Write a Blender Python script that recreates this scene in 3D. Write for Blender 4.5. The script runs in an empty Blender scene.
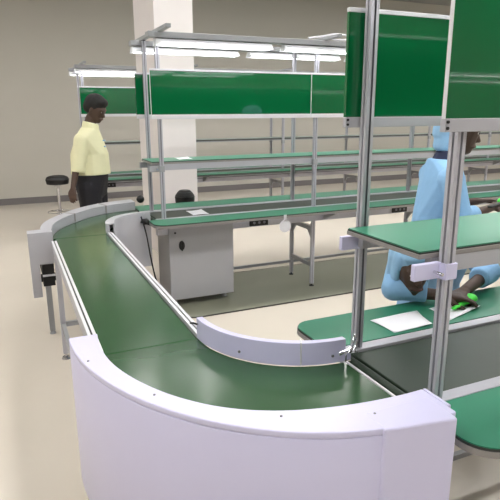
import bpy, bmesh, math, random
from mathutils import Vector, Matrix, Euler
random.seed(7)
PI = math.pi
sc = bpy.context.scene
C = sc.collection

# ------------------------------------------------------------------ materials
def lin(c):
    return tuple(((v/255/12.92) if v/255 <= .04045 else ((v/255+.055)/1.055)**2.4) for v in c) + (1,)
def mat(name, rgb, rough=.5, metal=0, spec=.5, noise=0, nscale=8, bump=0, bscale=60, coat=0, emit=None, estr=0, stretch=(1, 1, 1)):
    m = bpy.data.materials.new(name); m.use_nodes = True
    nt = m.node_tree; b = nt.nodes['Principled BSDF']
    b.inputs['Base Color'].default_value = lin(rgb)
    b.inputs['Roughness'].default_value = rough
    b.inputs['Metallic'].default_value = metal
    b.inputs['Specular IOR Level'].default_value = spec
    b.inputs['Coat Weight'].default_value = coat
    b.inputs['Coat Roughness'].default_value = .02
    tc = nt.nodes.new('ShaderNodeTexCoord'); mp = nt.nodes.new('ShaderNodeMapping')
    mp.inputs['Scale'].default_value = stretch
    nt.links.new(tc.outputs['Object'], mp.inputs['Vector'])
    n = nt.nodes.new('ShaderNodeTexNoise'); n.inputs['Scale'].default_value = nscale; n.inputs['Detail'].default_value = 5
    nt.links.new(mp.outputs['Vector'], n.inputs['Vector'])
    mx = nt.nodes.new('ShaderNodeMix'); mx.data_type = 'RGBA'; mx.blend_type = 'MULTIPLY'
    mx.inputs[0].default_value = 1
    mx.inputs[6].default_value = lin(rgb)
    cr = nt.nodes.new('ShaderNodeMapRange')
    cr.inputs['To Min'].default_value = 1-noise; cr.inputs['To Max'].default_value = 1+noise*.6
    nt.links.new(n.outputs['Fac'], cr.inputs['Value'])
    cm = nt.nodes.new('ShaderNodeCombineColor')
    for k in range(3): nt.links.new(cr.outputs['Result'], cm.inputs[k])
    nt.links.new(cm.outputs['Color'], mx.inputs[7])
    nt.links.new(mx.outputs[2], b.inputs['Base Color'])
    if bump:
        n2 = nt.nodes.new('ShaderNodeTexNoise'); n2.inputs['Scale'].default_value = bscale
        nt.links.new(mp.outputs['Vector'], n2.inputs['Vector'])
        bp = nt.nodes.new('ShaderNodeBump'); bp.inputs['Strength'].default_value = bump; bp.inputs['Distance'].default_value = .01
        nt.links.new(n2.outputs['Fac'], bp.inputs['Height']); nt.links.new(bp.outputs['Normal'], b.inputs['Normal'])
    if emit:
        b.inputs['Emission Color'].default_value = lin(emit); b.inputs['Emission Strength'].default_value = estr
    return m
M = dict(
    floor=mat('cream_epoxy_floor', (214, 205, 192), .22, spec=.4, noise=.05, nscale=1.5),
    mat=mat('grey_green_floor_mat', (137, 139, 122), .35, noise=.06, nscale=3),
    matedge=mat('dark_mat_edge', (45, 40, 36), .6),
    wall=mat('beige_grey_wall', (190, 186, 177), .75, noise=.03, nscale=2),
    column=mat('white_painted_column', (234, 227, 226), .7, noise=.02),
    ceil=mat('grey_ceiling', (150, 150, 148), .9),
    skirt=mat('dark_grey_baseboard', (112, 108, 108), .6),
    belt=mat('green_pvc_belt', (46, 80, 50), .2, spec=.5, noise=.10, nscale=4, bump=.05, bscale=9),
    belt2=mat('dark_green_line_belt', (40, 54, 42), .42, spec=.3, noise=.10, nscale=4, bump=.05, bscale=9),
    top=mat('green_laminate', (42, 120, 92), .38, spec=.35, noise=.04, nscale=6),
    board=mat('green_display_panel', (12, 98, 56), .04, spec=.5, noise=.05, nscale=2, coat=.6),
    white=mat('lilac_white_sheet_metal', (208, 206, 236), .35, spec=.4, noise=.03, nscale=5),
    guard=mat('pale_grey_painted_guard', (176, 176, 183), .3, noise=.03),
    grey=mat('grey_painted_steel', (158, 160, 164), .45, noise=.04),
    cab=mat('cabinet_grey_paint', (166, 166, 170), .45, noise=.03),
    alu=mat('brushed_aluminium', (188, 188, 197), .45, metal=.25, noise=.06, nscale=30, stretch=(1, 1, .05)),
    groove=mat('dark_slot', (118, 118, 126), .5, metal=.4),
    rail=mat('white_aluminium_rail', (222, 222, 228), .35, metal=.1),
    shadetrim=mat('shaded_grey_edge', (84, 84, 84), .5),  # edge trim of the rearmost line, its shadow put into the colour
    greytop=mat('grey_green_shelf_board', (110, 122, 114), .4),
    trim=mat('grey_plastic_edge', (140, 136, 134), .5),
    blackline=mat('thin_black_edging', (40, 44, 42), .5),
    chrome=mat('chrome', (220, 220, 225), .15, metal=1),
    black=mat('black_rubber', (18, 18, 20), .55),
    lampw=mat('white_lamp_housing', (236, 238, 242), .4),
    lampe=mat('glowing_tube_diffuser', (250, 250, 255), .4, emit=(255, 255, 255), estr=7.5),
    paper=mat('white_paper', (240, 241, 247), .7),
    print=mat('faint_grey_print', (190, 192, 200), .7),
    skin=mat('dark_brown_skin', (74, 54, 44), .55, noise=.08, nscale=10),
    hair=mat('black_hair', (16, 14, 14), .7, noise=.3, nscale=60, bump=.4, bscale=150),
    shirt=mat('pale_yellow_cotton', (228, 225, 186), .85, noise=.05, nscale=12, bump=.25, bscale=18),
    trouser=mat('black_trousers', (26, 25, 32), .8, noise=.1, bump=.2, bscale=14),
    coat=mat('light_blue_coat', (140, 184, 224), .85, noise=.10, nscale=9, bump=.5, bscale=14),
    hood=mat('light_blue_cap', (150, 192, 228), .85, noise=.08, nscale=9, bump=.4, bscale=20),
    navy=mat('dark_navy_collar', (30, 36, 66), .8),
    shoe=mat('black_shoe', (22, 22, 24), .4),
    lip=mat('lip', (84, 48, 44), .5),
    eye=mat('eye_white', (220, 214, 205), .3),
    lime=mat('bright_green_plastic', (70, 235, 70), .4),
    orange=mat('tan_box_card', (150, 140, 125), .7),
)

# ------------------------------------------------------------------ helpers
def tag(o, label=None, cat=None, group=None, kind=None):
    if label: o['label'] = label
    if cat: o['category'] = cat
    if group: o['group'] = group
    if kind: o['kind'] = kind
    return o
def empty(name, loc=(0, 0, 0), label=None, cat=None, group=None, rz=0):
    o = bpy.data.objects.new(name, None); C.objects.link(o); o.location = loc; o.rotation_euler = (0, 0, rz)
    o.empty_display_size = .1
    return tag(o, label, cat, group)
def link(name, bm, m, parent=None, smooth=False, bevel=0):
    bmesh.ops.recalc_face_normals(bm, faces=bm.faces)
    me = bpy.data.meshes.new(name); bm.to_mesh(me); bm.free()
    for x in (m if isinstance(m, (list, tuple)) else [m]): me.materials.append(x)
    o = bpy.data.objects.new(name, me); C.objects.link(o)
    if parent: o.parent = parent
    if smooth:
        for p in me.polygons: p.use_smooth = True
    if bevel:
        b = o.modifiers.new('bevel', 'BEVEL'); b.width = bevel; b.segments = 2; b.limit_method = 'ANGLE'
    return o
def nb(): return bmesh.new()
def abox(bm, x0, x1, y0, y1, z0, z1, mi=0):
    r = bmesh.ops.create_cube(bm, size=1)
    for v in r['verts']:
        v.co = Vector(((x0+x1)/2+v.co.x*(x1-x0), (y0+y1)/2+v.co.y*(y1-y0), (z0+z1)/2+v.co.z*(z1-z0)))
    for f in {f for v in r['verts'] for f in v.link_faces}: f.material_index = mi
    return r['verts']
def box(name, x0, x1, y0, y1, z0, z1, m, parent=None, bevel=0):
    bm = nb(); abox(bm, x0, x1, y0, y1, z0, z1); return link(name, bm, m, parent, bevel=bevel)
def prism(bm, pts, z0, z1, mi=0):
    vb = [bm.verts.new((x, y, z0)) for x, y in pts]; vt = [bm.verts.new((x, y, z1)) for x, y in pts]
    n = len(pts); fs = [bm.faces.new(vb[::-1]), bm.faces.new(vt)]
    for i in range(n): fs.append(bm.faces.new((vb[i], vb[(i+1) % n], vt[(i+1) % n], vt[i])))
    for f in fs: f.material_index = mi
def cyl(bm, p, q, r, r2=None, seg=16, mi=0):
    p = Vector(p); q = Vector(q); d = q-p
    mt = Matrix.Translation((p+q)/2) @ d.to_track_quat('Z', 'Y').to_matrix().to_4x4()
    r_ = bmesh.ops.create_cone(bm, cap_ends=True, segments=seg, radius1=r, radius2=r if r2 is None else r2, depth=d.length, matrix=mt)
    for f in {f for v in r_['verts'] for f in v.link_faces}: f.material_index = mi
def tube(bm, pts, r, seg=8):
    pts = [Vector(p) for p in pts]; rings = []
    for i, p in enumerate(pts):
        d = (pts[min(i+1, len(pts)-1)]-pts[max(i-1, 0)]).normalized()
        q = d.to_track_quat('Z', 'Y')
        rings.append([bm.verts.new(p+q @ Vector((r*math.cos(a), r*math.sin(a), 0))) for a in [2*PI*k/seg for k in range(seg)]])
    for a, b in zip(rings, rings[1:]):
        for k in range(seg): bm.faces.new((a[k], a[(k+1) % seg], b[(k+1) % seg], b[k]))
    bm.faces.new(rings[0][::-1]); bm.faces.new(rings[-1])
def spline(pts, n=8):
    pts = [Vector(p) for p in pts]; out = []
    P = [pts[0]]+pts+[pts[-1]]
    for i in range(1, len(P)-2):
        for k in range(n):
            t = k/n; a, b, c, d = P[i-1], P[i], P[i+1], P[i+2]
            out.append(.5*((2*b)+(c-a)*t+(2*a-5*b+4*c-d)*t*t+(3*b-a-3*c+d)*t**3))
    out.append(pts[-1]); return out
def arc_sector(bm, cx, cy, r0, r1, a0, a1, z0, z1, n=48):
    pts = [(cx+r1*math.cos(a0+(a1-a0)*i/n), cy+r1*math.sin(a0+(a1-a0)*i/n)) for i in range(n+1)]
    pts2 = [(cx+r0*math.cos(a0+(a1-a0)*i/n), cy+r0*math.sin(a0+(a1-a0)*i/n)) for i in range(n+1)]
    V = [[bm.verts.new((x, y, z)) for x, y in P] for P in (pts, pts2) for z in (z0, z1)]
    ob, ot, ib, it = V
    for i in range(n):
        bm.faces.new((ob[i], ob[i+1], ot[i+1], ot[i])); bm.faces.new((ib[i+1], ib[i], it[i], it[i+1]))
        bm.faces.new((ot[i], ot[i+1], it[i+1], it[i])); bm.faces.new((ob[i+1], ob[i], ib[i], ib[i+1]))
    bm.faces.new((ob[0], ot[0], it[0], ib[0])); bm.faces.new((ob[n], ib[n], it[n], ot[n]))
def interp(tab, a):
    a = math.degrees(a)
    if a <= tab[0][0]: return tab[0][1]
    for (p, q), (p2, q2) in zip(tab, tab[1:]):
        if a <= p2:
            t = (a-p)/(p2-p); t = t*t*(3-2*t) if False else t
            return q+(q2-q)*t
    return tab[-1][1]
def vsector(bm, f0, f1, a0, a1, z0, z1, n=64):
    A = [a0+(a1-a0)*i/n for i in range(n+1)]
    V = [[bm.verts.new((f(a)*math.cos(a), f(a)*math.sin(a), z)) for a in A] for f in (f1, f0) for z in (z0, z1)]
    ob, ot, ib, it = V
    for i in range(n):
        bm.faces.new((ob[i], ob[i+1], ot[i+1], ot[i])); bm.faces.new((ib[i+1], ib[i], it[i], it[i+1]))
        bm.faces.new((ot[i], ot[i+1], it[i+1], it[i])); bm.faces.new((ob[i+1], ob[i], ib[i], ib[i+1]))
    bm.faces.new((ob[0], ot[0], it[0], ib[0])); bm.faces.new((ob[n], ib[n], it[n], ot[n]))
def smoothf(tab):
    # smooth the table with a small moving average
    def f(a): return sum(interp(tab, a+math.radians(d)) for d in (-8, -4, 0, 4, 8))/5
    return f
NO = smoothf([(172, .905), (180, .911), (200, .918), (214, .935), (224, .95), (235, .965), (248, .975), (262, .965), (275, .95)])
NI = smoothf([(172, .80), (184, .81), (192, .835), (204, .853), (213, .866), (225, .882), (235, .882), (243, .862), (253, .838), (262, .825), (275, .815)])
FO = smoothf([(85, 1.13), (97, 1.10), (113, 1.03), (130, .94), (145, .89), (188, .88)])
FI = smoothf([(85, .95), (97, .93), (112, .89), (133, .81), (150, .795), (170, .80), (188, .81)])
def off(f, d): return lambda a: f(a)+d
def const(r): return lambda a: r
def rrect(x0, x1, y0, y1, radii, n=8):
    # radii: (x0y0, x1y0, x1y1, x0y1)
    out = []
    for (cx, cy, sx, sy, r, a) in ((x0, y0, 1, 1, radii[0], PI), (x1, y0, -1, 1, radii[1], 1.5*PI), (x1, y1, -1, -1, radii[2], 0), (x0, y1, 1, -1, radii[3], .5*PI)):
        if r < 1e-4: out.append((cx, cy)); continue
        for k in range(n+1):
            t = a+k/n*PI/2; out.append((cx+sx*r+r*math.cos(t), cy+sy*r+r*math.sin(t)))
    return out
def copy_tree(o, parent=None):
    c = o.copy(); C.objects.link(c)
    if parent: c.parent = parent
    for ch in list(o.children): copy_tree(ch, c)
    return c

# ------------------------------------------------------------------ setting
XL, XR, YB, YF, ZC = -3.0, 13.0, 11.0, -8.0, 4.15
def struct(name, *a, **k):
    o = box(name, *a, **k); o['kind'] = 'structure'; return o
struct('floor', XL-.2, XR+.2, YF-.2, YB+.2, -.1, 0, M['floor'])
struct('wall_back', XL, XR, YB, YB+.2, 0, ZC, M['wall'])
struct('wall_left', XL-.2, XL, YF-.2, YB+.2, 0, ZC, M['wall'])
struct('wall_right', XR, XR+.2, YF-.2, YB+.2, 0, ZC, M['wall'])
struct('wall_front', XL, XR, YF-.2, YF, 0, ZC, M['wall'])
struct('ceiling', XL-.2, XR+.2, YF-.2, YB+.2, ZC, ZC+.15, M['ceil'])
struct('baseboard_back', XL, XR, YB-.02, YB, 0, .12, M['skirt'])
struct('wall_column', 1.566, 1.994, 6.0, 6.95, 0, ZC, M['column'])

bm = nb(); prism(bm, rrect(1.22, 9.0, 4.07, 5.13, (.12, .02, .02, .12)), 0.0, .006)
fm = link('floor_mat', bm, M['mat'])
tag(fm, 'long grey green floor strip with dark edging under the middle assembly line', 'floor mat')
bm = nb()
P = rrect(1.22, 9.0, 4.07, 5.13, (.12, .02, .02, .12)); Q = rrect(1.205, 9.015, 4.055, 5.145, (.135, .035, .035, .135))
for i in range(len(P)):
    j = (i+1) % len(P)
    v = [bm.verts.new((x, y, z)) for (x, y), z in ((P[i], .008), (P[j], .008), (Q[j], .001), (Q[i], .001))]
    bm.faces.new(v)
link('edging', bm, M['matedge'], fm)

# ------------------------------------------------------------------ aluminium profile post
def post_bm(x, y, z0, z1, s=.016, axis='z'):
    g, d = .004, .006
    q = [(-s, -s), (-g, -s), (-g, -s+d), (g, -s+d), (g, -s), (s, -s), (s, -g), (s-d, -g), (s-d, g), (s, g), (s, s), (g, s), (g, s-d), (-g, s-d), (-g, s), (-s, s), (-s, g), (-s+d, g), (-s+d, -g), (-s, -g)]
    bm = nb(); prism(bm, [(x+a, y+b) for a, b in q], z0, z1)
    for f in bm.faces:
        c = f.calc_center_median()
        if abs(f.normal.z) < .5 and (abs(c.x-x) < s-.003 and abs(c.y-y) < s-.003): f.material_index = 1
    return bm
def post(x, y, z0, z1, parent):
    p = link('post', post_bm(x, y, z0, z1), [M['alu'], M['groove']], parent)
    box('end_cap', x-.0155, x+.0155, y-.0155, y+.0155, z1, z1+.006, M['black'], p)
    return p

ROWY = (0.0, 3.246, 6.49)
rowname = ('nearest', 'middle', 'rearmost')
YN, YFP = 1.162, 1.585       # near and far post lines of the nearest row

def make_row(i, x0, posts, x1):
    D = ROWY[i]; nm = rowname[i]
    t = empty('assembly_line', (x0, YN+D, 0),
              {0: 'nearest assembly line frame with dark green belt and tall slotted aluminium posts at right',
               1: 'middle assembly line frame with slotted posts and grey top tray, standing on the grey strip',
               2: 'rearmost assembly line frame with thin posts, beyond the white column'}[i], 'assembly line')
    def P(o): o.parent = t; o.matrix_parent_inverse = Matrix.Translation((-x0, -(YN+D), 0)); return o
    # belt
    bm = nb(); abox(bm, x0+.02, x1, 1.187+D, 1.558+D, .76, .79)
    P(link('belt', bm, M['belt2'], bevel=.004))
    P(box('belt_bed', x0+.04, x1, 1.187+D, 1.558+D, .69, .758, M['grey']))
    for nmr, a, b in (('side_rail', 1.138, 1.186), ('side_rail', 1.559, 1.608)):
        bm = nb(); abox(bm, x0, x1, a+D, b+D, .66, .80)
        r = P(link(nmr, bm, M['alu'], bevel=.003))
        # bolt-on slot line
        for k in (a-.001, b-.001):
            box('slot', x0+.01, x1-.01, k+D, k+.002+D, .715, .727, M['groove'], r).matrix_parent_inverse = Matrix.Identity(4)
    for k in (0,):
        bm = nb(); cyl(bm, (x0+.0, 1.19+D, .775), (x0+.0, 1.556+D, .775), .016, seg=20)
        P(link('end_roller', bm, M['belt2'], smooth=False))
    for x in posts:
        for y in (YN, YFP):
            far = y == YFP
            short = i == 1 and x == posts[0]
            P(post(x, y+D, .662 if short else .03, 2.262, None))
            if short: continue
            bm = nb(); cyl(bm, (x, y+D, .0), (x, y+D, .012), .028, .022); cyl(bm, (x, y+D, .012), (x, y+D, .03), .008)
            P(link('levelling_foot', bm, M['black']))
        for z0, z1 in ((.56, .60), (.20, .235)) if not (i == 1 and x == posts[0]) else ():
            P(box('cross_brace', x-.014, x+.014, YN+.016+D, YFP-.016+D, z0, z1, M['grey']))
        # corner gussets
        for s, y in ((1, YN+.016), (-1, YFP-.016)) if not (i == 1 and x == posts[0]) else ():
            bm = nb()
            vs = [bm.verts.new((x+dx, y+s*a+D, z)) for dx in (-.012, .012) for a, z in ((0, .56), (.07, .56), (0, .48))]
            bm.faces.new(vs[:3]); bm.faces.new(vs[3:][::-1])
            for p, q in ((0, 1), (1, 2), (2, 0)): bm.faces.new((vs[p], vs[q], vs[3+q], vs[3+p]))
            P(link('gusset', bm, M['grey']))
        # arm across the top
        bm = nb(); abox(bm, x-.02, x+.02, .80+D, 1.98+D, 2.262+.006, 2.296)
        a = P(link('cross_arm', bm, M['grey'], bevel=.003))
    # top trays running along the line
    for y in (1.055, 1.655):
        bm = nb(); abox(bm, x0-.03, x1, y-.05+D, y+.05+D, 2.225, 2.267); 
        P(link('cable_tray', bm, M['grey'], bevel=.004))
    # stretchers near the floor
    P(box('floor_stretcher', (posts[0] if i != 1 else 1.80)+.03, posts[-1]-.03, YFP-.012+D, YFP+.012+D, .14, .165, M['grey']))
    return t
line1 = make_row(0, 1.09, [1.148, 2.608, 4.068], 4.2)
line2 = make_row(1, 1.09, [1.16, 2.62, 4.10, 5.56, 7.02], 7.2)
line3 = make_row(2, .93, [1.0, 2.46, 3.97, 5.43, 6.89, 8.35, 9.8], 10.2)

# worktops -------------------------------------------------------------
def worktop(x0, x1, y0, y1, label, side, rad=.09, z=.80):
    t = empty('worktop', ((x0+x1)/2, (y0+y1)/2, z-.03), label, 'worktop')
    cx, cy = (x0+x1)/2, (y0+y1)/2
    rr = (rad, .01, .0, .0) if side == 'near' else (0, 0, .01, rad)
    def R(g): return [(x-cx, y-cy) for x, y in rrect(x0+g, x1-g, y0+g, y1-g, tuple(max(r-g, 0) for r in rr), 10)]
    bm = nb(); prism(bm, R(.004), -.001+.026, .03); link('surface', bm, M['top'], t)
    bm = nb(); prism(bm, R(.002), .019, .0265); link('black_edging', bm, M['blackline'], t)
    bm = nb(); prism(bm, R(0), 0, .019); link('edge_trim', bm, (M['trim'] if y0 < 7 else M['shadetrim']), t)
    n = max(2, int((x1-x0)/1.46)+1)
    for k in range(n):
        x = x0+.25+k*1.46
        if k == 0 and side == 'near' and 4 < y0 < 5: continue
        if x > x1-.1: break
        bm = nb(); s = 1 if side == 'near' else -1
        yin = y1 if side == 'near' else y0
        vs = [bm.verts.new((x-cx+dx, yin-cy-s*a, zz)) for dx in (-.012, .012) for a, zz in ((.005, 0), (.2, 0), (.2, -.02), (.005, -.10))]
        bm.faces.new(vs[:4]); bm.faces.new(vs[4:][::-1])
        for p in range(4): q = (p+1) % 4; bm.faces.new((vs[p], vs[q], vs[4+q], vs[4+p]))
        link('support_bracket', bm, M['grey'], t)
    return t
worktop(1.06, 4.2, .875, 1.137, 'green worktop at bottom right, on the viewer side of the dark belt', 'near', .10)
worktop(1.03, 4.2, 1.609, 1.90, 'green worktop holding the white papers, on the far side of the dark belt', 'far', .08)
worktop(1.02, 7.2, 4.13, 4.383, 'green worktop above the grey cabinet, viewer side of the middle line', 'near', .10)
worktop(1.05, 7.2, 4.855, 5.16, 'green worktop on the far side of the middle line', 'far', .08)
worktop(.93, 10.2, 7.37, 7.627, 'green worktop on the viewer side of the rearmost line', 'near', .06)
worktop(.93, 10.2, 8.10, 8.39, 'green worktop on the back wall side of the rearmost line', 'far', .06)

# raised shelves ------------------------------------------------------------
def shelf(i, x0, x1, posts, label):
    TM = M['trim'] if i < 2 else M['shadetrim']; SM = M['top'] if i < 2 else M['greytop']; KM = M['white'] if i < 1 else M['grey']; RM = M['guard'] if i < 2 else M['grey']
    D = ROWY[i]; z = 1.277; y0, y1 = 1.186, 1.561
    t = empty('raised_shelf', (x0, y0+D, z-.032), label, 'shelf')
    w = y1-y0; L = x1-x0
    def R(g): return rrect(g, L-g, g, w-g, (.004,)*4, 3)
    bm = nb(); prism(bm, R(.004), .0285, .032); link('surface', bm, SM, t)
    bm = nb(); prism(bm, R(.002), .024, .0288); link('black_edging', bm, M['blackline'], t)
    bm = nb(); prism(bm, R(0), .009, .024); link('edge_trim', bm, TM, t, bevel=.003)
    # long support rails under the board (light sheet metal)
    for a, b in ((.004, .03), (w-.03, w-.004)):
        box('support_rail', .05, L, a, b, -.042 if i < 2 else -.004, .0085, RM, t)
    for x in posts:
        for y in (YN, YFP):
            bm = nb(); xx = x-x0; yy = y-y0
            # clamp wrapped around the post
            s = .0168; o = .0225
            abox(bm, xx-o, xx+o, yy-o if y == YN else yy+s, yy-s if y == YN else yy+o, -.05, .0)
            abox(bm, xx-o, xx-s, min(yy-s, yy+s), max(yy-s, yy+s), -.05, .0)
            abox(bm, xx+s, xx+o, min(yy-s, yy+s), max(yy-s, yy+s), -.05, .0)
            if x == posts[0]:
                a, b = (-.020, -.002) if y == YN else (w+.002, w+.020)
                abox(bm, -.030 if y == YN else -.016, xx-s, a, b, -.05, -.0)
            c = link('post_clamp', bm, KM, t, bevel=.003)
            bm = nb(); s2 = -1 if y == YN else 1
            cyl(bm, (xx-.045, yy+s2*.0, -.025), (xx-.045, yy+s2*.035, -.025), .005)
            if x == posts[0]: link('bolt', bm, M['chrome'], c)
            else: bm.free()
    return t
shelf(0, 1.065, 4.2, [1.148, 2.608, 4.068], 'green raised shelf at right, closest shelf, with white clamps on posts')
shelf(1, 1.085, 7.2, [1.16, 2.62, 4.10, 5.56, 7.02], 'long green raised shelf of the middle line, below the wide green board')
shelf(2, .93, 10.2, [1.0, 2.46, 3.97, 5.43, 6.89, 8.35, 9.8], 'raised shelf of the rearmost line, seen edge on against back wall')

# display boards -----------------------------------------------------------
boardp = {}
def board(i, side, x0, x1, label, group=None):
    D = ROWY[i]; y = 1.128 if side == 'near' else 1.619
    t = empty('display_board', (x0, y+D, 1.62), label, 'display board', group)
    L = x1-x0; key = round(L, 3), side
    if key in boardp:
        for ch in boardp[key].children:
            c = ch.copy(); C.objects.link(c); c.parent = t
        return t
    boardp[key] = t
    box('panel', .004, L-.004, -.005, .005, .035, .375, M['board'], t)
    bm = nb(); abox(bm, 0, L, -.009, .009, .372, .386); link('top_rail', bm, M['rail'], t, bevel=.002)
    bm = nb(); abox(bm, 0, L, -.010, .010, .0, .035); link('bottom_rail', bm, M['rail'] if i else M['guard'], t, bevel=.002)
    for k in (0, L-.0025): box('side_edge', k, k+.0025, -.006, .006, .035, .372, M['rail'] if side == 'near' else M['board'], t)
    if i == 0:
        for z in (.010, .026):
            bm = nb(); cyl(bm, (.007, -.010, z), (.007, -.014, z), .0042); link('screw', bm, M['black'], t)
    return t
board(0, 'near', 1.058, 2.60, 'glossy green board cut off by the top right corner, on the closest post')
board(0, 'near', 2.602, 4.13, 'glossy green board on the nearest line, further right outside the picture')
board(0, 'far', 1.077, 2.60, 'green board behind the tall aluminium post, with a pale sloping top rail')
board(0, 'far', 2.602, 4.13, 'green board on the far side of nearest line, past the right frame edge')
for k in range(4):
    board(1, 'near', 1.085+k*1.4615, 1.085+(k+1)*1.4615-.001,
          ['wide green board at left end of the middle line, right of the white column', 'green board of the middle line just left of the tall board behind post',
           'third board of the middle line, viewer side', 'fourth board of the middle line, viewer side'][k])
    board(1, 'far', 1.077+k*1.4615, 1.077+(k+1)*1.4615-.001,
          ['green board of which only a narrow strip shows against the white column', 'board on the far side of the middle line, hidden behind its front board',
           'far side board of the middle line behind the tall posts', 'far side board at the right end of the middle line'][k])
for k in range(6):
    board(2, 'near', .95+k*1.52, .95+(k+1)*1.52-.001,
          'green board behind the head of the standing person in pale yellow' if k == 0 else 'green board on viewer side of the rearmost line, hidden by the boards in front',
          None if k == 0 else 'rearmost line boards')

# fluorescent lamps --------------------------------------------------------
def lamp_proto(L=.98):
    t = empty('fluorescent_lamp', (0, 0, 0))
    bm = nb()
    q = [(-.07, -.052), (-.03, -.005), (.03, -.005), (.07, -.052), (.064, -.052), (.026, -.012), (-.026, -.012), (-.064, -.052)]
    for x in (0, L): pass
    a = [bm.verts.new((0, y, z)) for y, z in q]; b = [bm.verts.new((L, y, z)) for y, z in q]
    n = len(q)
    for k in range(n): bm.faces.new((a[k], a[(k+1) % n], b[(k+1) % n], b[k]))
    bm.faces.new(a[::-1]); bm.faces.new(b)
    link('reflector', bm, M['lampw'], t)
    bm = nb(); cyl(bm, (.02, 0, -.038), (L-.02, 0, -.038), .013, seg=14); link('tube', bm, M['lampe'], t, smooth=True)
    bm = nb(); abox(bm, 0, .018, -.03, .03, -.052, -.008); abox(bm, L-.018, L, -.03, .03, -.052, -.008); link('end_holder', bm, M['lampw'], t)
    return t
proto = lamp_proto(); used = [False]
def lamp(x, y, z, label, group):
    o = proto if not used[0] else copy_tree(proto)
    used[0] = True; o.location = (x, y, z); tag(o, label, 'fluorescent lamp', group); return o
def ordinal(k): return ['first', 'second', 'third', 'fourth', 'fifth', 'sixth', 'seventh', 'eighth'][k]
for k in range(5):
    lamp(1.12+k*1.10, ROWY[1]+1.055, 2.222, f'white fluorescent lamp over viewer side of the middle line, {ordinal(k)} from its left end', 'lamps on the viewer side of the middle line')
for k in range(5):
    lamp(1.07+k*1.10, ROWY[1]+1.655, 2.222, f'white fluorescent lamp over far side of the middle line, {ordinal(k)} from its left end', 'lamps on the far side of the middle line')
for k in range(7):
    lamp(.90+k*1.10, ROWY[2]+1.055, 2.222, f'fluorescent lamp above the rearmost line board, {ordinal(k)} from its left end, viewer side', 'lamps of the rearmost line')
    lamp(.90+k*1.10, ROWY[2]+1.655, 2.222, f'fluorescent lamp above the rearmost line, {ordinal(k)} from its left end, wall side', 'lamps of the rearmost line')
for k in range(2):
    lamp(1.12+k*1.10, 1.055, 2.222, f'fluorescent lamp over the nearest line, {ordinal(k)} from its left end, viewer side', 'lamps of the nearest line')
    lamp(1.12+k*1.10, 1.655, 2.222, f'fluorescent lamp over the nearest line, {ordinal(k)} from its left end, far side', 'lamps of the nearest line')
# ------------------------------------------------------------------ conveyor turns
CX, CYN, CYF = 1.045, 1.93, 4.05
RI, RO = .42, .79
def turn(name, cy, a0, a1, label):
    return empty(name, (CX, cy, 0), label, 'curved conveyor')
near = turn('curved_conveyor', CYN, PI, 1.5*PI, 'large curved conveyor in front with a tall lilac white outer cover')
def NP(o): return o
cy = 0; cx = 0   # local coordinates about the turn centre
bm = nb(); vsector(bm, const(RI), off(NI, -.002), PI, 1.5*PI, .765, .79); link('belt', bm, M['belt'], near)
bm = nb(); arc_sector(bm, 0, 0, RI+.01, RO-.01, PI+.02, 1.5*PI-.02, .66, .763); link('belt_bed', bm, M['grey'], near)
bm = nb(); vsector(bm, NI, NO, PI, 1.5*PI, .862, .882, 72)
vsector(bm, off(NO, -.018), NO, PI, 1.5*PI, .30, .862, 72)
vsector(bm, NI, off(NI, .015), PI, 1.5*PI, .74, .862, 72)
oc = link('outer_cover', bm, M['white'], near, bevel=.004)
for p in oc.data.polygons: p.use_smooth = abs(p.normal.z) < .1
for a in (1.08, 1.20, 1.335, 1.425):
    bm = nb(); cyl(bm, (.90*math.cos(PI*a), .90*math.sin(PI*a), .882), (.90*math.cos(PI*a), .90*math.sin(PI*a), .8845), .0038, seg=10)
    link('screw', bm, M['groove'], oc)
bm = nb(); arc_sector(bm, 0, 0, RI-.022, RI+.004, PI, 1.5*PI, .795, .882, 48)
ig = link('inner_guard', bm, M['white'], near, bevel=.002)
for a in (1.46, 1.2):
    bm = nb(); cyl(bm, ((RI+.004)*math.cos(PI*a), (RI+.004)*math.sin(PI*a), .825), ((RI+.008)*math.cos(PI*a), (RI+.008)*math.sin(PI*a), .825), .005, seg=10)
    link('screw', bm, M['groove'], ig)
bm = nb(); a = 1.372*PI; tube(bm, [((RI+.006)*math.cos(a), (RI+.006)*math.sin(a), .795), ((RI+.006)*math.cos(a), (RI+.006)*math.sin(a), .884), ((RI-.02)*math.cos(a), (RI-.02)*math.sin(a), .886)], .003); link('glint_strip', bm, M['rail'], ig)  # thin white tube stands in for a lamp glint on the guard
# hooks at the guard ends
bm = nb(); tube(bm, [(-RI-.006, -.02, .86), (-RI-.02, -.01, .865), (-RI-.028, .005, .86)], .004); link('hook', bm, M['black'], ig)
bm = nb()
tube(bm, [(-.03, -RI-.008, .83), (.0, -RI-.02, .845), (.03, -RI+.0, .845)], .006)
tube(bm, spline([(.02, -RI-.01, .835), (.045, -RI+.01, .87), (.06, -RI+.03, .875), (.065, -RI+.02, .845), (.035, -RI-.005, .83)], 5), .0045)
abox(bm, .005, .035, -RI-.03, -RI-.005, .80, .835)
link('clamp', bm, M['chrome'], near)
# drive housing at the exit
bm = nb(); prism(bm, [(-.232, -.950), (-.022, -.985), (-.018, -.86), (-.232, -.86)], .30, .8835); link('drive_housing', bm, M['white'], near, bevel=.006)
bm = nb(); abox(bm, .001, .012, -.925, -.82, .70, .8825); link('end_plate', bm, M['white'], near, bevel=.003)
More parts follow.
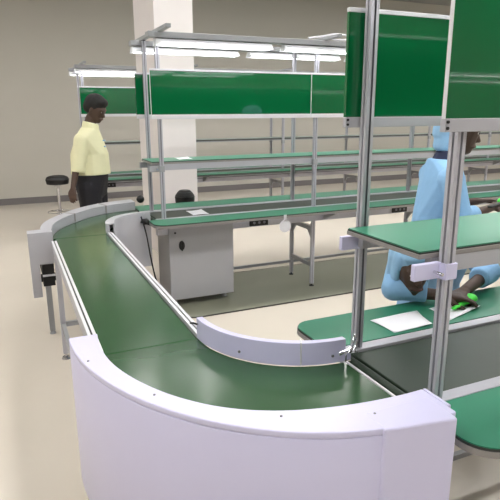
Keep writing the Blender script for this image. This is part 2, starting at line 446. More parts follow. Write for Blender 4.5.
# rollers
bm = nb(); cyl(bm, (.010, -RO, .787), (.010, -RI, .787), .005, seg=18); link('roller', bm, M['rail'], near)
for (x, y) in ((-.86, -.06), (-.62, -.62), (-.08, -.84), (-.45, -.08)):
    bm = nb(); abox(bm, x-.02, x+.02, y-.02, y+.02, .03, .66); cyl(bm, (x, y, 0), (x, y, .03), .025, .012); link('leg', bm, M['grey'], near)

far = turn('curved_conveyor', CYF, PI/2, PI, 'curved conveyor at the far end, behind the straight belt, with pale grey guard')
bm = nb(); vsector(bm, const(RI), off(FI, -.002), PI/2, PI, .765, .79); link('belt', bm, M['belt'], far)
bm = nb(); arc_sector(bm, 0, 0, RI+.01, RO-.01, PI/2+.02, PI-.02, .66, .763); link('belt_bed', bm, M['grey'], far)
segs = ((PI*.5-.0, PI*.60), (PI*.603, PI*.755), (PI*.758, PI))
for a0, a1 in segs:
    bm = nb(); vsector(bm, FI, FO, a0, a1, .850, .865, 24)
    vsector(bm, FI, off(FI, .015), a0, a1, .79, .850, 24)
    vsector(bm, off(FO, -.015), FO, a0, a1, .55, .850, 24)
    link('outer_guard', bm, M['guard'], far, bevel=.003)
for a in (.6015, .7565):
    bm = nb(); vsector(bm, off(FI, -.004), off(FO, .006), PI*a-.008, PI*a+.008, .80, .867, 3)
    link('guard_joint', bm, M['trim'], far)
bm = nb(); arc_sector(bm, 0, 0, RI-.022, RI+.004, PI/2, PI, .795, .868, 40); arc_sector(bm, 0, 0, RI-.06, RI-.022, PI/2, PI, .858, .868, 40)
arc_sector(bm, 0, 0, RI-.062, RI-.05, PI/2, PI, .40, .858, 40)
link('inner_guard', bm, M['guard'], far, bevel=.002)
# end cover: pale plate with a notch below right
bm = nb()
pl = [(-.975, .40), (-.915, .40), (-.915, .64), (-.812, .64), (-.812, .868), (-.975, .868)]
a = [bm.verts.new((x, -.12, z)) for x, z in pl]; b = [bm.verts.new((x, -.005, z)) for x, z in pl]
bm.faces.new(a); bm.faces.new(b[::-1])
for k in range(6): bm.faces.new((a[k], b[k], b[(k+1) % 6], a[(k+1) % 6]))
link('end_cover', bm, M['guard'], far, bevel=.003)
bm = nb(); cyl(bm, (-.86, .0, .56), (-.86, .16, .56), .045); abox(bm, -.90, -.82, -.06, .06, .46, .62); cyl(bm, (-.93, .03, .50), (-.80, .03, .50), .03)
link('drive_motor', bm, M['black'], far)
bm = nb(); abox(bm, -.90, -.815, -.075, -.062, .535, .548); link('motor_clip', bm, M['rail'], far)
bm = nb()
bmesh.ops.create_uvsphere(bm, u_segments=20, v_segments=12, radius=.036, matrix=Matrix.Translation((.055, .955, .885)))
cyl(bm, (.02, .955, .885), (.055, .955, .885), .012)
link('ball_knob', bm, M['black'], far, smooth=True)
bm = nb(); abox(bm, -.07, -.03, RI-.125, RI-.06, .775, .815); cyl(bm, (-.09, RI-.10, .80), (-.0, RI-.10, .765), .012); bmesh.ops.create_uvsphere(bm, u_segments=12, v_segments=8, radius=.024, matrix=Matrix.Translation((-.05, RI-.12, .80)))
link('black_clamp', bm, M['black'], far)
bm = nb(); tube(bm, spline([(-.09, RI-.01, .875), (-.08, RI-.07, .83), (-.055, RI-.11, .70), (-.03, RI-.12, .50), (.0, RI-.12, .32), (.04, RI-.06, .22)], 6), .006)
link('power_cable', bm, M['black'], far)
for (x, y) in ((-.86, .18), (-.60, .62), (-.10, .84), (-.36, .18)):
    bm = nb(); abox(bm, x-.02, x+.02, y-.02, y+.02, .03, .66); cyl(bm, (x, y, 0), (x, y, .03), .025, .012); link('leg', bm, M['grey'], far)

# ------------------------------------------------------------------ straight conveyor
st = empty('straight_conveyor', (.44, 3.0, 0), 'straight green belt conveyor running between the two curved conveyors', 'straight conveyor')
y0, y1 = CYN+.004-3.0, CYF-.008-3.0
bx0, bx1 = CX-RO-.44, CX-RI-.44
box('belt', bx0, bx1, y0+.0, y1, .765, .79, M['belt'], st, bevel=.003)
box('belt_bed', bx0, bx1, y0, y1, .69, .763, M['grey'], st)
for s, xa in ((-1, bx0), (1, bx1)):
    a, b = (xa-.034, xa-.001) if s < 0 else (xa+.001, xa+.034)
    y1 = CYF-.008-3.0-(.125 if s < 0 else 0)
    bm = nb(); abox(bm, a, b, y0+.002, y1-.002, .735, .80)
    r = link('side_rail', bm, M['alu'], st)
    w = .0125
    for c in (a, b-w):
        box('white_strip', c, c+w, y0+.002, y1-.002, .80, .806, M['rail'], r)
    box('dark_groove', a+w, b-w, y0+.002, y1-.002, .800, .802, M['blackline'], r)
for y in (-.95, -.1, .75, 1.0):
    pass
for y in (-.75, .72):
    for x in (bx0-.021, bx1+.021):
        bm = nb(); abox(bm, x-.017, x+.017, y-.019, y+.019, .04, .735); l = link('leg', bm, M['alu'], st, bevel=.002)
        bm = nb(); cyl(bm, (x, y, 0), (x, y, .014), .032, .026); cyl(bm, (x, y, .014), (x, y, .045), .009); link('levelling_foot', bm, M['chrome'], l)
    for z in (.24, .60):
        box('cross_brace', bx0-.002, bx1+.002, y-.015, y+.015, z, z+.03, M['grey'], st)
for x in (bx0-.021, bx1+.021):
    box('long_brace', x-.012, x+.012, -.73, .70, .24, .27, M['grey'], st)
bm = nb(); tube(bm, spline([(bx0+.03, .5, .6), (bx0+.05, .42, .45), (bx0+.08, .5, .36), (bx0+.05, .60, .42), (bx0+.04, .62, .58)], 6), .006); link('cable_loop', bm, M['rail'], st)
# transfer rollers between straight belt and curves
bm = nb(); cyl(bm, (bx0+.002, y0+.004, .776), (bx1-.002, y0+.004, .776), .012); link('end_roller', bm, M['blackline'], st)

# ------------------------------------------------------------------ cabinet under the middle line
cb = empty('control_cabinet', (1.485, 4.64, 0), 'grey steel cabinet with black oval latch under left end of the middle line', 'cabinet')
bm = nb(); abox(bm, -.29, .285, -.255, .16, .07, .650)
link('body', bm, M['cab'], cb, bevel=.006)
d = box('door', -.300, .290, -.272, -.256, .070, .762, M['cab'], cb, bevel=.004)
def latch(x, parent):
    bm = nb(); cyl(bm, (x, -.272, .56), (x, -.280, .56), .026, seg=24)
    for v in bm.verts: v.co.z = .56+(v.co.z-.56)*1.6
    l = link('latch', bm, M['black'], parent); 
    box('latch_lever', x-.005, x+.005, -.286, -.280, .515, .605, M['black'], l)
latch(-.19, d)
bm = nb(); cyl(bm, (-.245, -.272, .675), (-.245, -.277, .675), .009); link('keyhole', bm, M['black'], d)
bm = nb(); cyl(bm, (.297, -.05, .54), (.306, -.05, .54), .028, seg=24)
for v in bm.verts: v.co.z = .54+(v.co.z-.54)*1.8
link('side_vent', bm, M['black'], cb)
for x in (-.24, .24):
    for y in (-.15, .15):
        bm = nb(); cyl(bm, (x, y, .006), (x, y, .03), .03, .022); cyl(bm, (x, y, .03), (x, y, .07), .012); link('foot', bm, M['grey'], cb)

# sockets under the middle line, seen below the worktop ---------------------
def sockets(x, y, z, label):
    t = empty('socket_box', (x, y, z), label, 'socket box', 'socket boxes on the line frames')
    box('housing', -.09, .09, -.02, 0, -.03, .03, M['black'], t, bevel=.002)
    for k in (-.05, 0, .05):
        bm = nb(); cyl(bm, (k, -.02, 0), (k, -.024, 0), .012); link('outlet', bm, M['groove'], t)
sockets(2.03, 1.137+ROWY[1], .70, 'dark socket box on the middle line frame just right of the grey cabinet')
sockets(3.62, 1.137+ROWY[1], .70, 'dark socket box on the middle line frame behind tall post')
sockets(1.25, 1.137+ROWY[2], .70, 'dark socket box on the rearmost line frame beside the standing person')
bm = nb(); cyl(bm, (0, -.004, 0), (0, .004, 0), .055, seg=28); abox(bm, -.012, .012, -.004, .004, .04, .10)
o = link('round_plate', bm, M['rail']); o.location = (2.17, 4.125, .70)
tag(o, 'round pale grey plate hanging under the middle line worktop', 'plate')
# rails hanging beneath the boards of the rear line
for (x0, x1, lab) in ((2.75, 3.42, 'grey tool rail hung under rearmost line boards, right of white column'), (4.72, 5.05, 'short grey tool rail hung under the rearmost line, left of tall post')):
    tag(box('tool_rail', x0, x1, 7.58, 7.60, 1.60, 1.645, M['grey'], bevel=.003), lab, 'rail')
t = empty('switch_plate', (2.47, 7.57, 1.63), 'small white switch plate with dark buttons under rearmost line boards', 'switch')
box('plate', 0, .2, -.012, .012, -.025, .025, M['rail'], t)
for k in (.04, .09, .14): box('button', k, k+.02, -.016, -.012, -.01, .01, M['black'], t)
# white looped cable on the top tray of the middle line
bm = nb(); tube(bm, spline([(2.45, 4.27, 2.28), (2.58, 4.28, 2.30), (2.72, 4.29, 2.325), (2.86, 4.32, 2.325), (2.84, 4.28, 2.285), (2.70, 4.27, 2.28), (2.68, 4.30, 2.31)], 6), .008)
tag(link('looped_cable', bm, M['rail']), 'white cable curled on top of the middle line tray', 'cable')

# stools -----------------------------------------------------------------
def stool(x, y, z, label, r=.165, th=.07, dome=.86):
    t = empty('stool', (x, y, 0), label, 'stool')
    bm = nb(); cyl(bm, (0, 0, z-th), (0, 0, z-th*.4), r*.92, r, 32); cyl(bm, (0, 0, z-th*.4), (0, 0, z-th*.12), r, r*dome, 32); cyl(bm, (0, 0, z-th*.12), (0, 0, z), r*dome, r*dome*.7, 32); link('seat', bm, M['black'], t, bevel=.008)
    bm = nb(); cyl(bm, (0, 0, .10), (0, 0, z-th), .022); cyl(bm, (0, 0, z-th-.05), (0, 0, z-th), .03, .06); link('column', bm, M['chrome'], t)
    for k in range(5):
        a = k*2*PI/5; bm = nb(); tube(bm, [(0, 0, .11), (.24*math.cos(a), .24*math.sin(a), .055)], .016)
        cyl(bm, (.24*math.cos(a), .24*math.sin(a), 0), (.24*math.cos(a), .24*math.sin(a), .055), .018); link('leg', bm, M['grey'], t)
    bm = nb(); R = .17; tube(bm, [(R*math.cos(a), R*math.sin(a), .26) for a in [k*PI/16 for k in range(33)]], .008)
    for k in range(3):
        a = k*2*PI/3; tube(bm, [(0, 0, .26), (R*math.cos(a), R*math.sin(a), .26)], .006)
    link('foot_ring', bm, M['chrome'], t)
    return t
stool(.63, 8.30, .79, 'black padded stool standing left of the person in pale yellow', th=.12)
s2 = stool(1.66, 5.42, .885, 'black stool peeking up behind far worktop in front of the white column', .105, .16, .72)
stool(2.20, 2.34, .44, 'black stool under the seated worker')

# papers -----------------------------------------------------------------
def sheet(corners, label, z, name='sheet_of_paper'):
    cx = sum(c[0] for c in corners)/4; cy = sum(c[1] for c in corners)/4
    bm = nb(); n = 10; G = []
    for i in range(n+1):
        row = []
        for j in range(n+1):
            u, v = i/n, j/n
            a = Vector(corners[0]).lerp(Vector(corners[1]), u); b = Vector(corners[3]).lerp(Vector(corners[2]), u); p = a.lerp(b, v)
            e = .004*abs(math.sin(3*u+2*v))+ (.012*max(0, u-.8)*5*max(0, v-.6))
            row.append(bm.verts.new((p.x-cx, p.y-cy, e)))
        G.append(row)
    for i in range(n):
        for j in range(n): bm.faces.new((G[i][j], G[i+1][j], G[i+1][j+1], G[i][j+1]))
    o = link(name, bm, M['paper'], smooth=True); o.location = (cx, cy, z)
    m = o.modifiers.new('thick', 'SOLIDIFY'); m.thickness = .0012; m.offset = 1
    tag(o, label, 'paper')
    return o
sheet([(1.355, 1.781), (1.363, 1.630), (1.560, 1.628), (1.612, 1.783)], 'white sheet of paper lying left of the closest post on the worktop', .8005)
sheet([(1.687, 1.79), (1.666, 1.640), (1.908, 1.703), (1.844, 1.792)], 'white sheet of paper lying right of the closest post under the bright green item', .8005)
sheet([(1.45, 4.50), (1.60, 4.50), (1.60, 4.72), (1.45, 4.72)], 'white paper on the middle line belt above the grey cabinet', .7905)
sheet([(1.36, 4.56), (1.48, 4.56), (1.48, 4.72), (1.36, 4.72)], 'white paper slip lying on the long raised shelf in front of white column', 1.2775)

# ------------------------------------------------------------------ people
def Esph(c, r, rot=None):
    r = r if isinstance(r, (tuple, list)) else (r, r, r)
    out = []
    for i in range(9):
        th = PI*i/8
        for j in range(12):
            ph = 2*PI*j/12
            v = Vector((r[0]*math.sin(th)*math.cos(ph), r[1]*math.sin(th)*math.sin(ph), r[2]*math.cos(th)))
            if rot: v = rot @ v
            out.append(Vector(c)+v)
    return out
def Disc(c, nrm, r1, r2=None, up=(0, 0, 1)):
    nrm = Vector(nrm).normalized(); r2 = r2 or r1
    u = nrm.cross(Vector((0, 1, 0)))
    if u.length < .1: u = nrm.cross(Vector((1, 0, 0)))
    u.normalize(); v = nrm.cross(u)
    return [Vector(c)+u*r1*math.cos(a)+v*r2*math.sin(a) for a in [2*PI*k/16 for k in range(16)]]
def hull(bm, pts):
    seen = {}
    for p in pts: seen[(round(p[0], 4), round(p[1], 4), round(p[2], 4))] = p
    vs = [bm.verts.new(p) for p in seen.values()]
    r = bmesh.ops.convex_hull(bm, input=vs)
    bad = [g for g in r['geom_interior'] if isinstance(g, bmesh.types.BMVert)]
    bad += [g for g in r.get('geom_unused', []) if isinstance(g, bmesh.types.BMVert) and g not in bad]
    bad = list({v for v in bad if v.is_valid})
    if bad: bmesh.ops.delete(bm, geom=bad, context='VERTS')
def fuse(name, hulls, m, parent, voxel=.007, smooth=4, xf=None):
    """one continuous surface from many convex pieces"""
    bm = nb()
    for h in hulls:
        b2 = nb(); hull(b2, [xf @ p for p in h] if xf else h)
        me = bpy.data.meshes.new('t'); bmesh.ops.recalc_face_normals(b2, faces=b2.faces); b2.to_mesh(me); b2.free(); bm.from_mesh(me); bpy.data.meshes.remove(me)
    me = bpy.data.meshes.new('t'); bm.to_mesh(me); bm.free()
    o = bpy.data.objects.new('t', me); C.objects.link(o)
    r = o.modifiers.new('r', 'REMESH'); r.mode = 'VOXEL'; r.voxel_size = voxel
    s = o.modifiers.new('s', 'SMOOTH'); s.iterations = smooth; s.factor = .5
    dg = bpy.context.evaluated_depsgraph_get()
    out = bpy.data.meshes.new_from_object(o.evaluated_get(dg))
    bpy.data.objects.remove(o); bpy.data.meshes.remove(me)
    out.name = name; out.materials.clear(); out.materials.append(m)
    for p in out.polygons: p.use_smooth = True
    ob = bpy.data.objects.new(name, out); C.objects.link(ob)
    if parent: ob.parent = parent
    return ob
def limb(a, b, ra, rb): return Esph(a, ra)+Esph(b, rb)
def head_pieces(T, s=1.0):
    """face looks along local +x; origin at the centre of the head"""
    H = []
    def e(c, r): return [T @ (p*s) for p in Esph(c, r)]
    H.append(e((-.012, 0, .03), (.095, .075, .088)))
    H.append(e((.02, 0, .01), (.07, .068, .08))+e((.045, 0, -.085), (.035, .033, .025))+e((-.01, 0, -.05), (.05, .06, .035)))
    H.append(e((.082, 0, -.005), (.010, .010, .008))+e((.092, 0, -.028), (.014, .015, .010)))      # nose
    H.append(e((.075, .022, -.06), (.012, .012, .008))+e((.075, -.022, -.06), (.012, .012, .008))+e((.084, 0, -.058), (.010, .012, .010)))
    H.append(e((.07, 0, .028), (.02, .055, .010)))                                                 # brow
    for sd in (1, -1): H.append(e((-.01, .074*sd, -.01), (.016, .010, .03)))
    return H
def face_parts(T, parent, s=1.0):
    for sd in (1, -1):
        bm = nb(); bmesh.ops.create_uvsphere(bm, u_segments=12, v_segments=8, radius=.0095*s, matrix=Matrix.Translation(T @ (Vector((.073, .030*sd, .008))*s)))
        link('eye', bm, M['eye'], parent, smooth=True)
        bm = nb(); bmesh.ops.create_uvsphere(bm, u_segments=10, v_segments=6, radius=.0072*s, matrix=Matrix.Translation(T @ (Vector((.078, .0305*sd, .008))*s)))
        link('pupil', bm, M['black'], parent, smooth=True)
    bm = nb(); bmesh.ops.create_uvsphere(bm, u_segments=12, v_segments=8, radius=1, matrix=T @ Matrix.Translation(Vector((.086, 0, -.059))*s) @ Matrix.Diagonal((.008*s, .022*s, .006*s, 1)))
    link('mouth', bm, M['lip'], parent, smooth=True)
def hand(wrist, d, palm_n, side, curl=.35, s=1.0):
    """hull pieces of one hand: d = pointing direction, palm_n = where the palm faces"""
    d = Vector(d).normalized(); n = Vector(palm_n); n = (n-d*n.dot(d)).normalized(); l = d.cross(n)*side   # l points to the thumb side
    W = Vector(wrist); H = []
    def p(a, b, c): return W+(d*a+l*b+n*c)*s
    H.append(Esph(p(0, 0, 0), (.024*s,)*3)+Esph(p(.03, .012, 0), .018*s)+Esph(p(.03, -.012, 0), .018*s))
    H.append(Esph(p(.02, .012, 0), .016*s)+Esph(p(.02, -.014, 0), .016*s)+Esph(p(.09, .032, 0), .012*s)+Esph(p(.085, -.032, 0), .012*s))
    for k, (b, L) in enumerate(((.031, .070), (.0105, .078), (-.0105, .072), (-.031, .056))):
        base = p(.09, b, 0); q = base; ang = curl*.5; r = .0092*s
        for seg, f in ((0, .45), (1, .32), (2, .25)):
            dd = d*math.cos(ang)+n*math.sin(ang)+l*(b*1.2)
            q2 = q+dd*L*f*s; H.append(limb(q, q2, r, r*.92)); q = q2; r *= .92; ang += curl
    q = p(.025, .02, .004); dd = (d*.6+l*.75+n*.25).normalized(); q2 = q+dd*.038*s; H.append(limb(q, q2, .014*s, .011*s))
    dd = (d*.85+l*.35+n*.35).normalized(); q3 = q2+dd*.032*s; H.append(limb(q2, q3, .011*s, .010*s)); q4 = q3+(d*.9+n*.3).normalized()*.022*s; H.append(limb(q3, q4, .010*s, .0085*s))
    return H
def Tm(loc, yaw=0, pitch=0, roll=0):
    return Matrix.Translation(loc) @ Euler((roll, pitch, yaw), 'XYZ').to_matrix().to_4x4()
V = Vector

# --- person 1 : standing in pale yellow shirt ------------------------------
def person_yellow():
    px, py = .775, 5.78
    t = empty('person', (px, py, 0), 'person in pale yellow shirt and black trousers standing behind the far curve, looking down', 'person')
    yaw = math.radians(-28)
    R = Matrix.Rotation(yaw, 3, 'Z')
    def w(x, y, z): return R @ V((x, y, z))          # person faces local +x
    T = Tm(w(.10, .0, 1.700), yaw-.15, .42)
    lw, rw = w(-.12, .22, .93), w(-.08, -.30, .97)
    body = head_pieces(T, 1.08)
    body += [limb(w(.045, 0, 1.62), w(.0, 0, 1.48), .056, .066)]
    body += [Esph(w(0, .0, 1.43), (.075, .075, .05))+Esph(w(-.01, .15, 1.40), .05)+Esph(w(-.01, -.15, 1.40), .05)+Esph(w(.0, 0, 1.05), .10)]
    body += [Esph(w(0, .07, 1.02), .10)+Esph(w(0, -.07, 1.02), .10)+Esph(w(0, 0, .90), .11)]
    for s, wr in ((1, lw), (-1, rw)):
        sh = w(-.01, .175*s, 1.40); el = w(-.06, .235*s, 1.14)
        body += [limb(sh, el, .05, .04), limb(el, wr, .038, .026)]
        body += hand(wr, (wr-el).normalized()+w(.12, 0, 0), w(.2, -s, 0), s, .35)
        hip = w(0, .085*s, .93); kn = w(.02, .10*s, .50); an = w(-.02, .11*s, .10)
        body += [limb(hip, kn, .085, .055), limb(kn, an, .052, .036), limb(an, w(.12, .12*s, .04), .038, .032)]
    b = fuse('body', body, M['skin'], t, .0065, 2)
    face_parts(T, b, 1.08)
    hr = []
    def e(c, r): return [T @ (p*1.07) for p in Esph(c, r)]
    hr.append(e((-.025, 0, .055), (.105, .088, .088))+e((-.06, 0, .0), (.07, .08, .06)))
    hr.append(e((.035, 0, .085), (.055, .068, .045))+e((-.02, 0, .085), (.08, .08, .06)))
    fuse('hair', hr, M['hair'], t, .007, 2)
    sh = []
    sh.append(Disc(w(.0, 0, 1.06), (0, 0, 1), .20, .185)+Disc(w(0, 0, 1.27), (0, 0, 1), .19, .175))
    sh.append(Disc(w(0, 0, 1.27), (0, 0, 1), .19, .175)+Esph(w(0, .15, 1.42), .075)+Esph(w(0, -.15, 1.42), .075)+Disc(w(.02, 0, 1.53), (0, 0, 1), .085))
    for s in (1, -1):
        a = w(-.01, .175*s, 1.41); c = w(-.05, .225*s, 1.10)
        sh.append(Esph(a, .075)+Disc(c, a-c, .066))
    sr = fuse('shirt', sh, M['shirt'], t, .007, 3)
    cl = [Disc(w(.025, 0, 1.50), (.25, 0, 1), .090)+Disc(w(.035, 0, 1.575), (.25, 0, 1), .080)]
    fuse('collar', cl, M['shirt'], sr, .006, 2)
    for z in (1.40, 1.34):
        bm = nb(); cyl(bm, w(.150, -.01, z), w(.176, -.01, z), .006); link('button', bm, M['hood'], sr)
    tr = [Disc(w(0, 0, 1.10), (0, 0, 1), .180, .165)+Esph(w(0, .07, .90), .135)+Esph(w(0, -.07, .90), .135)]
    for s in (1, -1):
        hip = w(0, .085*s, .93); kn = w(.02, .10*s, .50); an = w(-.02, .11*s, .09)
        tr += [Esph(hip, .125)+Esph(kn, .10), Esph(kn, .10)+Disc(an, (0, 0, 1), .085)]
    fuse('trousers', tr, M['trouser'], t, .008, 3)
    for s in (1, -1):
        fuse('shoe', [Esph(w(-.05, .115*s, .05), (.045, .045, .05))+Esph(w(.13, .125*s, .035), (.045, .042, .035))], M['shoe'], t, .006, 1)
person_yellow()

# --- worker 2 : standing between the lines, light blue coat and cap ---------------
def person_standing():
    px, py = 2.62, 2.76
    t = empty('person', (px, py, 0), 'worker in light blue coat and hooded cap standing behind the closest post, facing right', 'person')
    yaw = math.radians(-22)
    R = Matrix.Rotation(yaw, 3, 'Z')
    def w(x, y, z): return R @ V((x, y, z))*1.02
    T = Tm(w(.10, .0, 1.52), yaw-.30, .25)
    body = head_pieces(T, 1.30)
    body += [limb(w(.05, 0, 1.42), w(.0, 0, 1.30), .055, .062)]
    body += [Esph(w(0, .14, 1.22), .045)+Esph(w(0, -.14, 1.22), .045)+Esph(w(0, 0, .92), .11), Esph(w(0, 0, .92), .11)+Esph(w(0, 0, .80), .11)]
    hands = [(w(.29, .09, 1.05), w(.06, .22, 1.0)), (w(.30, -.09, 1.035), w(.04, -.25, 1.0))]
    for s, (wr, el) in zip((1, -1), hands):
        sh = w(-.01, .175*s, 1.22)
        body += [limb(sh, el, .048, .040), limb(el, wr, .036, .026)]
        body += hand(wr, (wr-el).normalized(), w(0, 0, -1) if s > 0 else w(0, .4, -1), s if s > 0 else -1, .4)
        hip = w(0, .085*s, .80); kn = w(.02, .10*s, .44); an = w(-.02, .11*s, .09)
        body += [limb(hip, kn, .08, .052), limb(kn, an, .05, .036), limb(an, w(.12, .12*s, .04), .036, .030)]
    b = fuse('body', body, M['skin'], t, .0065, 2); face_parts(T, b, 1.30)
    def e(c, r): return [T @ (p*1.30) for p in Esph(c, r)]
    cap = [e((-.03, 0, .06), (.112, .098, .085))+e((-.06, 0, -.03), (.075, .085, .06)), e((-.02, 0, .105), (.085, .08, .045))+e((.03, 0, .075), (.055, .075, .035)),
           e((-.05, 0, -.03), (.07, .085, .05))+e((-.055, 0, -.10), (.055, .08, .03))]
    fuse('cap', cap, M['hood'], t, .007, 3)
    co = [Disc(w(0, 0, .62), (0, 0, 1), .215, .20)+Disc(w(0, 0, .98), (0, 0, 1), .175, .165),
          Disc(w(0, 0, .98), (0, 0, 1), .175, .165)+Esph(w(0, .15, 1.215), .092)+Esph(w(0, -.15, 1.215), .092)+Disc(w(-.01, 0, 1.345), (0, 0, 1), .09)]
    for s, (wr, el) in zip((1, -1), hands):
        a = w(-.01, .17*s, 1.225); m = el.lerp(wr, .45)
        co += [Esph(a, .086)+Esph(el, .072), Esph(el, .066)+Disc(m, wr-el, .056)]
    co += [Esph(w(0, .12, 1.235), .088)+Esph(w(0, -.12, 1.235), .088)]
    cc = fuse('coat', co, M['coat'], t, .008, 3)
    fuse('collar', [Disc(w(.01, 0, 1.285), (.2, 0, 1), .105)+Disc(w(.035, 0, 1.385), (.2, 0, 1), .080)], M['navy'], cc, .006, 2)
    lp = [limb(w(.085, .03, 1.31), w(.165, .015, 1.12), .014, .010), limb(w(.09, -.05, 1.31), w(.165, -.01, 1.13), .014, .010)]
    fuse('lapel', lp, M['hood'], cc, .005, 1)
    for z in (1.06, .96, .86):
        bm = nb(); cyl(bm, w(.165+(1.06-z)*.1, 0, z), w(.182+(1.06-z)*.1, 0, z), .008); link('button', bm, M['hood'], cc)
    tr = []
    for s in (1, -1):
        hip = w(0, .085*s, .80); kn = w(.02, .10*s, .44); an = w(-.02, .11*s, .09)
        tr += [Esph(hip, .095)+Esph(kn, .07), Esph(kn, .07)+Disc(an, (0, 0, 1), .065)]
    fuse('trousers', tr, M['trouser'], t, .008, 3)
    for s in (1, -1):
        fuse('shoe', [Esph(w(-.05, .115*s, .05), (.045, .045, .05))+Esph(w(.13, .125*s, .035), (.045, .042, .035))], M['shoe'], t, .006, 1)
    # what the hands hold
    g = empty('lime_handle_tool', t.location+w(.40, -.03, 1.05), 'small bright green item in the hands of the standing worker', 'hand tool')
    fuse('grip', [Esph((0, 0, .02), (.035, .03, .022))+Esph((.05, .0, .03), (.02, .02, .018))], M['lime'], g, .005, 1)
    fuse('blade', [Esph((-.02, -.02, .01), (.02, .02, .012))+Esph((-.16, -.05, .0), (.02, .02, .008))], M['black'], g, .005, 1)
person_standing()

# --- worker 3 : sitting at the near line, bent low over the papers ----------------
def person_seated():
    px, py = 2.20, 2.32
    t = empty('person', (px, py, 0), 'worker in light blue hooded coat bent low over the papers, head below the raised shelf', 'person')
    O = V((px, py, 0))
    def g(x, y, z): return V((x, y, z))-O         # world to local
    hc = g(1.672, 1.905, .955)
    T = Tm(hc, math.radians(-108), .15)
    nk = g(1.885, 2.13, 1.05)
    shL, shR = g(1.87, 2.22, .955), g(2.20, 2.10, .98)
    elL, elR = g(1.605, 1.945, .852), g(2.19, 1.93, .866)
    wrL, wrR = g(1.775, 1.815, .845), g(1.93, 1.82, .845)
    pel = g(2.20, 2.34, .57)
    body = head_pieces(T, 1.03)
    body += [limb(hc+V((.01, .04, -.03)), g(1.94, 2.13, .965), .048, .045)]
    body += [Esph(shL, .042)+Esph(shR, .042)+Esph(g(2.00, 2.17, .93), .045)+Esph(g(2.15, 2.29, .75), .11), Esph(g(2.15, 2.29, .75), .11)+Esph(pel, .12)]
    body += [limb(shL, elL, .048, .038), limb(elL, wrL, .036, .026), limb(shR, elR, .048, .038), limb(elR, wrR, .036, .026)]
    body += hand(wrL, (wrL-elL).normalized()+V((.1, -.1, 0)), (0, 0, -1), -1, .3)
    body += hand(wrR, (wrR-elR).normalized()+V((0, 0, 0)), (-.2, 0, -1), 1, .45)
    for s, kx in ((-1, 2.08), (1, 2.32)):
        hip = pel+V((.09*s, 0, -.0)); kn = g(kx, 2.00, .53); an = g(kx, 2.04, .10)
        body += [limb(hip, kn, .08, .055), limb(kn, an, .05, .036), limb(an, g(kx, 1.90, .045), .036, .03)]
    b = fuse('body', body, M['skin'], t, .006, 2); face_parts(T, b, 1.03)
    def e(c, r): return [T @ (p*1.03) for p in Esph(c, r)]
    cap = [e((-.035, 0, .06), (.108, .098, .085))+e((-.065, 0, -.03), (.075, .09, .06)), e((-.02, 0, .10), (.085, .08, .05))+e((.03, 0, .08), (.055, .075, .035)),
           e((-.065, 0, -.03), (.07, .09, .05))+e((-.085, 0, -.12), (.06, .09, .05)),
           e((-.0, -.078, .05), (.035, .016, .05))+e((-.01, -.070, -.07), (.03, .02, .04)),
           e((-.0, .078, .05), (.035, .016, .05))+e((-.01, .070, -.07), (.03, .02, .04))]
    fuse('hood', cap, M['hood'], t, .006, 3)
    co = [Esph(shL, .060)+Esph(shR, .060)+Esph(g(1.98, 2.15, .965), .10)+Esph(g(2.15, 2.29, .75), .16), Esph(g(2.15, 2.29, .75), .16)+Disc(g(2.20, 2.34, .50), (0, 0, 1), .19)]
    co += [Esph(shL, .060)+Esph(elL+V((0, 0, .008)), .058), Esph(elL+V((0, 0, .008)), .058)+Esph(elL.lerp(wrL, .35)+V((0, 0, .018)), .056), Esph(elL.lerp(wrL, .3)+V((0, 0, .014)), .058)+Disc(elL.lerp(wrL, .70)+V((0, 0, .010)), wrL-elL, .050)]
    co += [Esph(shR, .072)+Esph(elR+V((0, 0, .010)), .064), Esph(elR+V((0, 0, .010)), .064)+Disc(elR.lerp(wrR, .42)+V((0, 0, .008)), wrR-elR, .052)]
    cc = fuse('coat', co, M['coat'], t, .007, 2)
    fuse('collar', [Esph(g(1.86, 2.08, .975), (.085, .08, .085))+Esph(g(1.77, 1.99, .955), .070)], M['navy'], cc, .006, 2)
    tr = []
    for s, kx in ((-1, 2.08), (1, 2.32)):
        hip = pel+V((.09*s, 0, .0)); kn = g(kx, 2.00, .53); an = g(kx, 2.04, .10)
        tr += [Esph(hip, .095)+Esph(kn, .07), Esph(kn, .07)+Disc(an, (0, 0, 1), .062)]
    fuse('trousers', tr, M['trouser'], t, .008, 3)
    for kx in (2.08, 2.32):
        fuse('shoe', [Esph(g(kx, 2.05, .05), (.042, .045, .05))+Esph(g(kx, 1.88, .035), (.042, .045, .035))], M['shoe'], t, .006, 1)
    gr = empty('lime_handle_tool', (1.86, 1.76, .812), 'bright green flat item held over the papers by the bent worker', 'hand tool')
    fuse('grip', [Esph((.045, .0, .018), (.03, .035, .020))+Esph((.0, -.02, .014), (.02, .02, .012)), Esph((.0, -.02, .012), (.018, .018, .010))+Esph((-.10, -.045, .004), (.014, .01, .006))], M['lime'], gr, .004, 1)
person_seated()

# ------------------------------------------------------------------ lights
def area(name, loc, sx, sy, power, col=(1, 1, 1), rot=(0, 0, 0)):
    l = bpy.data.lights.new(name, 'AREA'); l.shape = 'RECTANGLE'; l.size = sx; l.size_y = sy; l.energy = power; l.color = col
    o = bpy.data.objects.new(name, l); C.objects.link(o); o.location = loc; o.rotation_euler = rot
    return o
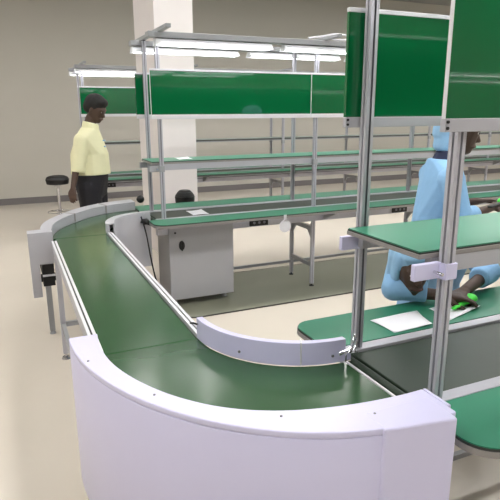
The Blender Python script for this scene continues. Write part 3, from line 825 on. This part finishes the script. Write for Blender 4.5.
# added ceiling troffers for soft room light, unseen, above and behind the viewer
tro = empty('added_ceiling_lamp', (0, 0, ZC-.001))
box('frame', -.65, .65, -.32, .32, -.06, 0, M['lampw'], tro)
box('diffuser', -.6, .6, -.27, .27, -.064, -.061, mat('added_troffer_diffuser', (250, 250, 255), .4, emit=(255, 253, 250), estr=16), tro)
first = True
for j, y in enumerate((-1.4, 1.4, 4.2, 7.4)):
    for i, x in enumerate((-1.2, 2.0, 5.2, 8.4, 11.4)):
        o = tro if first else copy_tree(tro); first = False
        o.location = (x, y, ZC-.001)
        tag(o, 'added white ceiling lamp for soft light over the hall, out of the picture', 'ceiling lamp', 'added ceiling lamps')
for yy in (-4.05, -5.3):
  for k in range(6):
    lo = lamp(4.2+k*1.0, yy, 2.222, 'white fluorescent lamp behind the viewer that shines back from the corner board', 'lamps behind the viewer')
    for xx in (.1, .88):
        bm = nb(); cyl(bm, (xx, 0, -.004), (xx, 0, ZC-2.222), .004); link('suspension_rod', bm, M['grey'], lo)
for x in (3.5, 9.2):   # suspension rods
    pass
w = bpy.data.worlds.new('World'); sc.world = w; w.use_nodes = True
w.node_tree.nodes['Background'].inputs[0].default_value = (.9, .93, 1, 1); w.node_tree.nodes['Background'].inputs[1].default_value = .3

# ------------------------------------------------------------------ camera
yaw, pitch, roll, f, H = .4177, -.2507, -.0045, 539.8, 1.6745
fw = V((math.sin(yaw)*math.cos(pitch), math.cos(yaw)*math.cos(pitch), math.sin(pitch)))
r = V((math.cos(yaw), -math.sin(yaw), 0)); u = r.cross(fw)
r2 = r*math.cos(roll)+u*math.sin(roll); u2 = u*math.cos(roll)-r*math.sin(roll)
cam = bpy.data.cameras.new('camera'); co = bpy.data.objects.new('camera', cam); C.objects.link(co)
mt = Matrix((r2, u2, -fw)).transposed().to_4x4(); mt.translation = (0, 0, H); co.matrix_world = mt
cam.sensor_width = 36; cam.lens = f*36/500; cam.clip_start = .05; cam.clip_end = 100
sc.camera = co
sc.view_settings.view_transform = 'Standard'; sc.view_settings.look = 'None'; sc.view_settings.gamma = 1
sc.view_settings.use_curve_mapping = False
sc.view_settings.exposure = 0.78
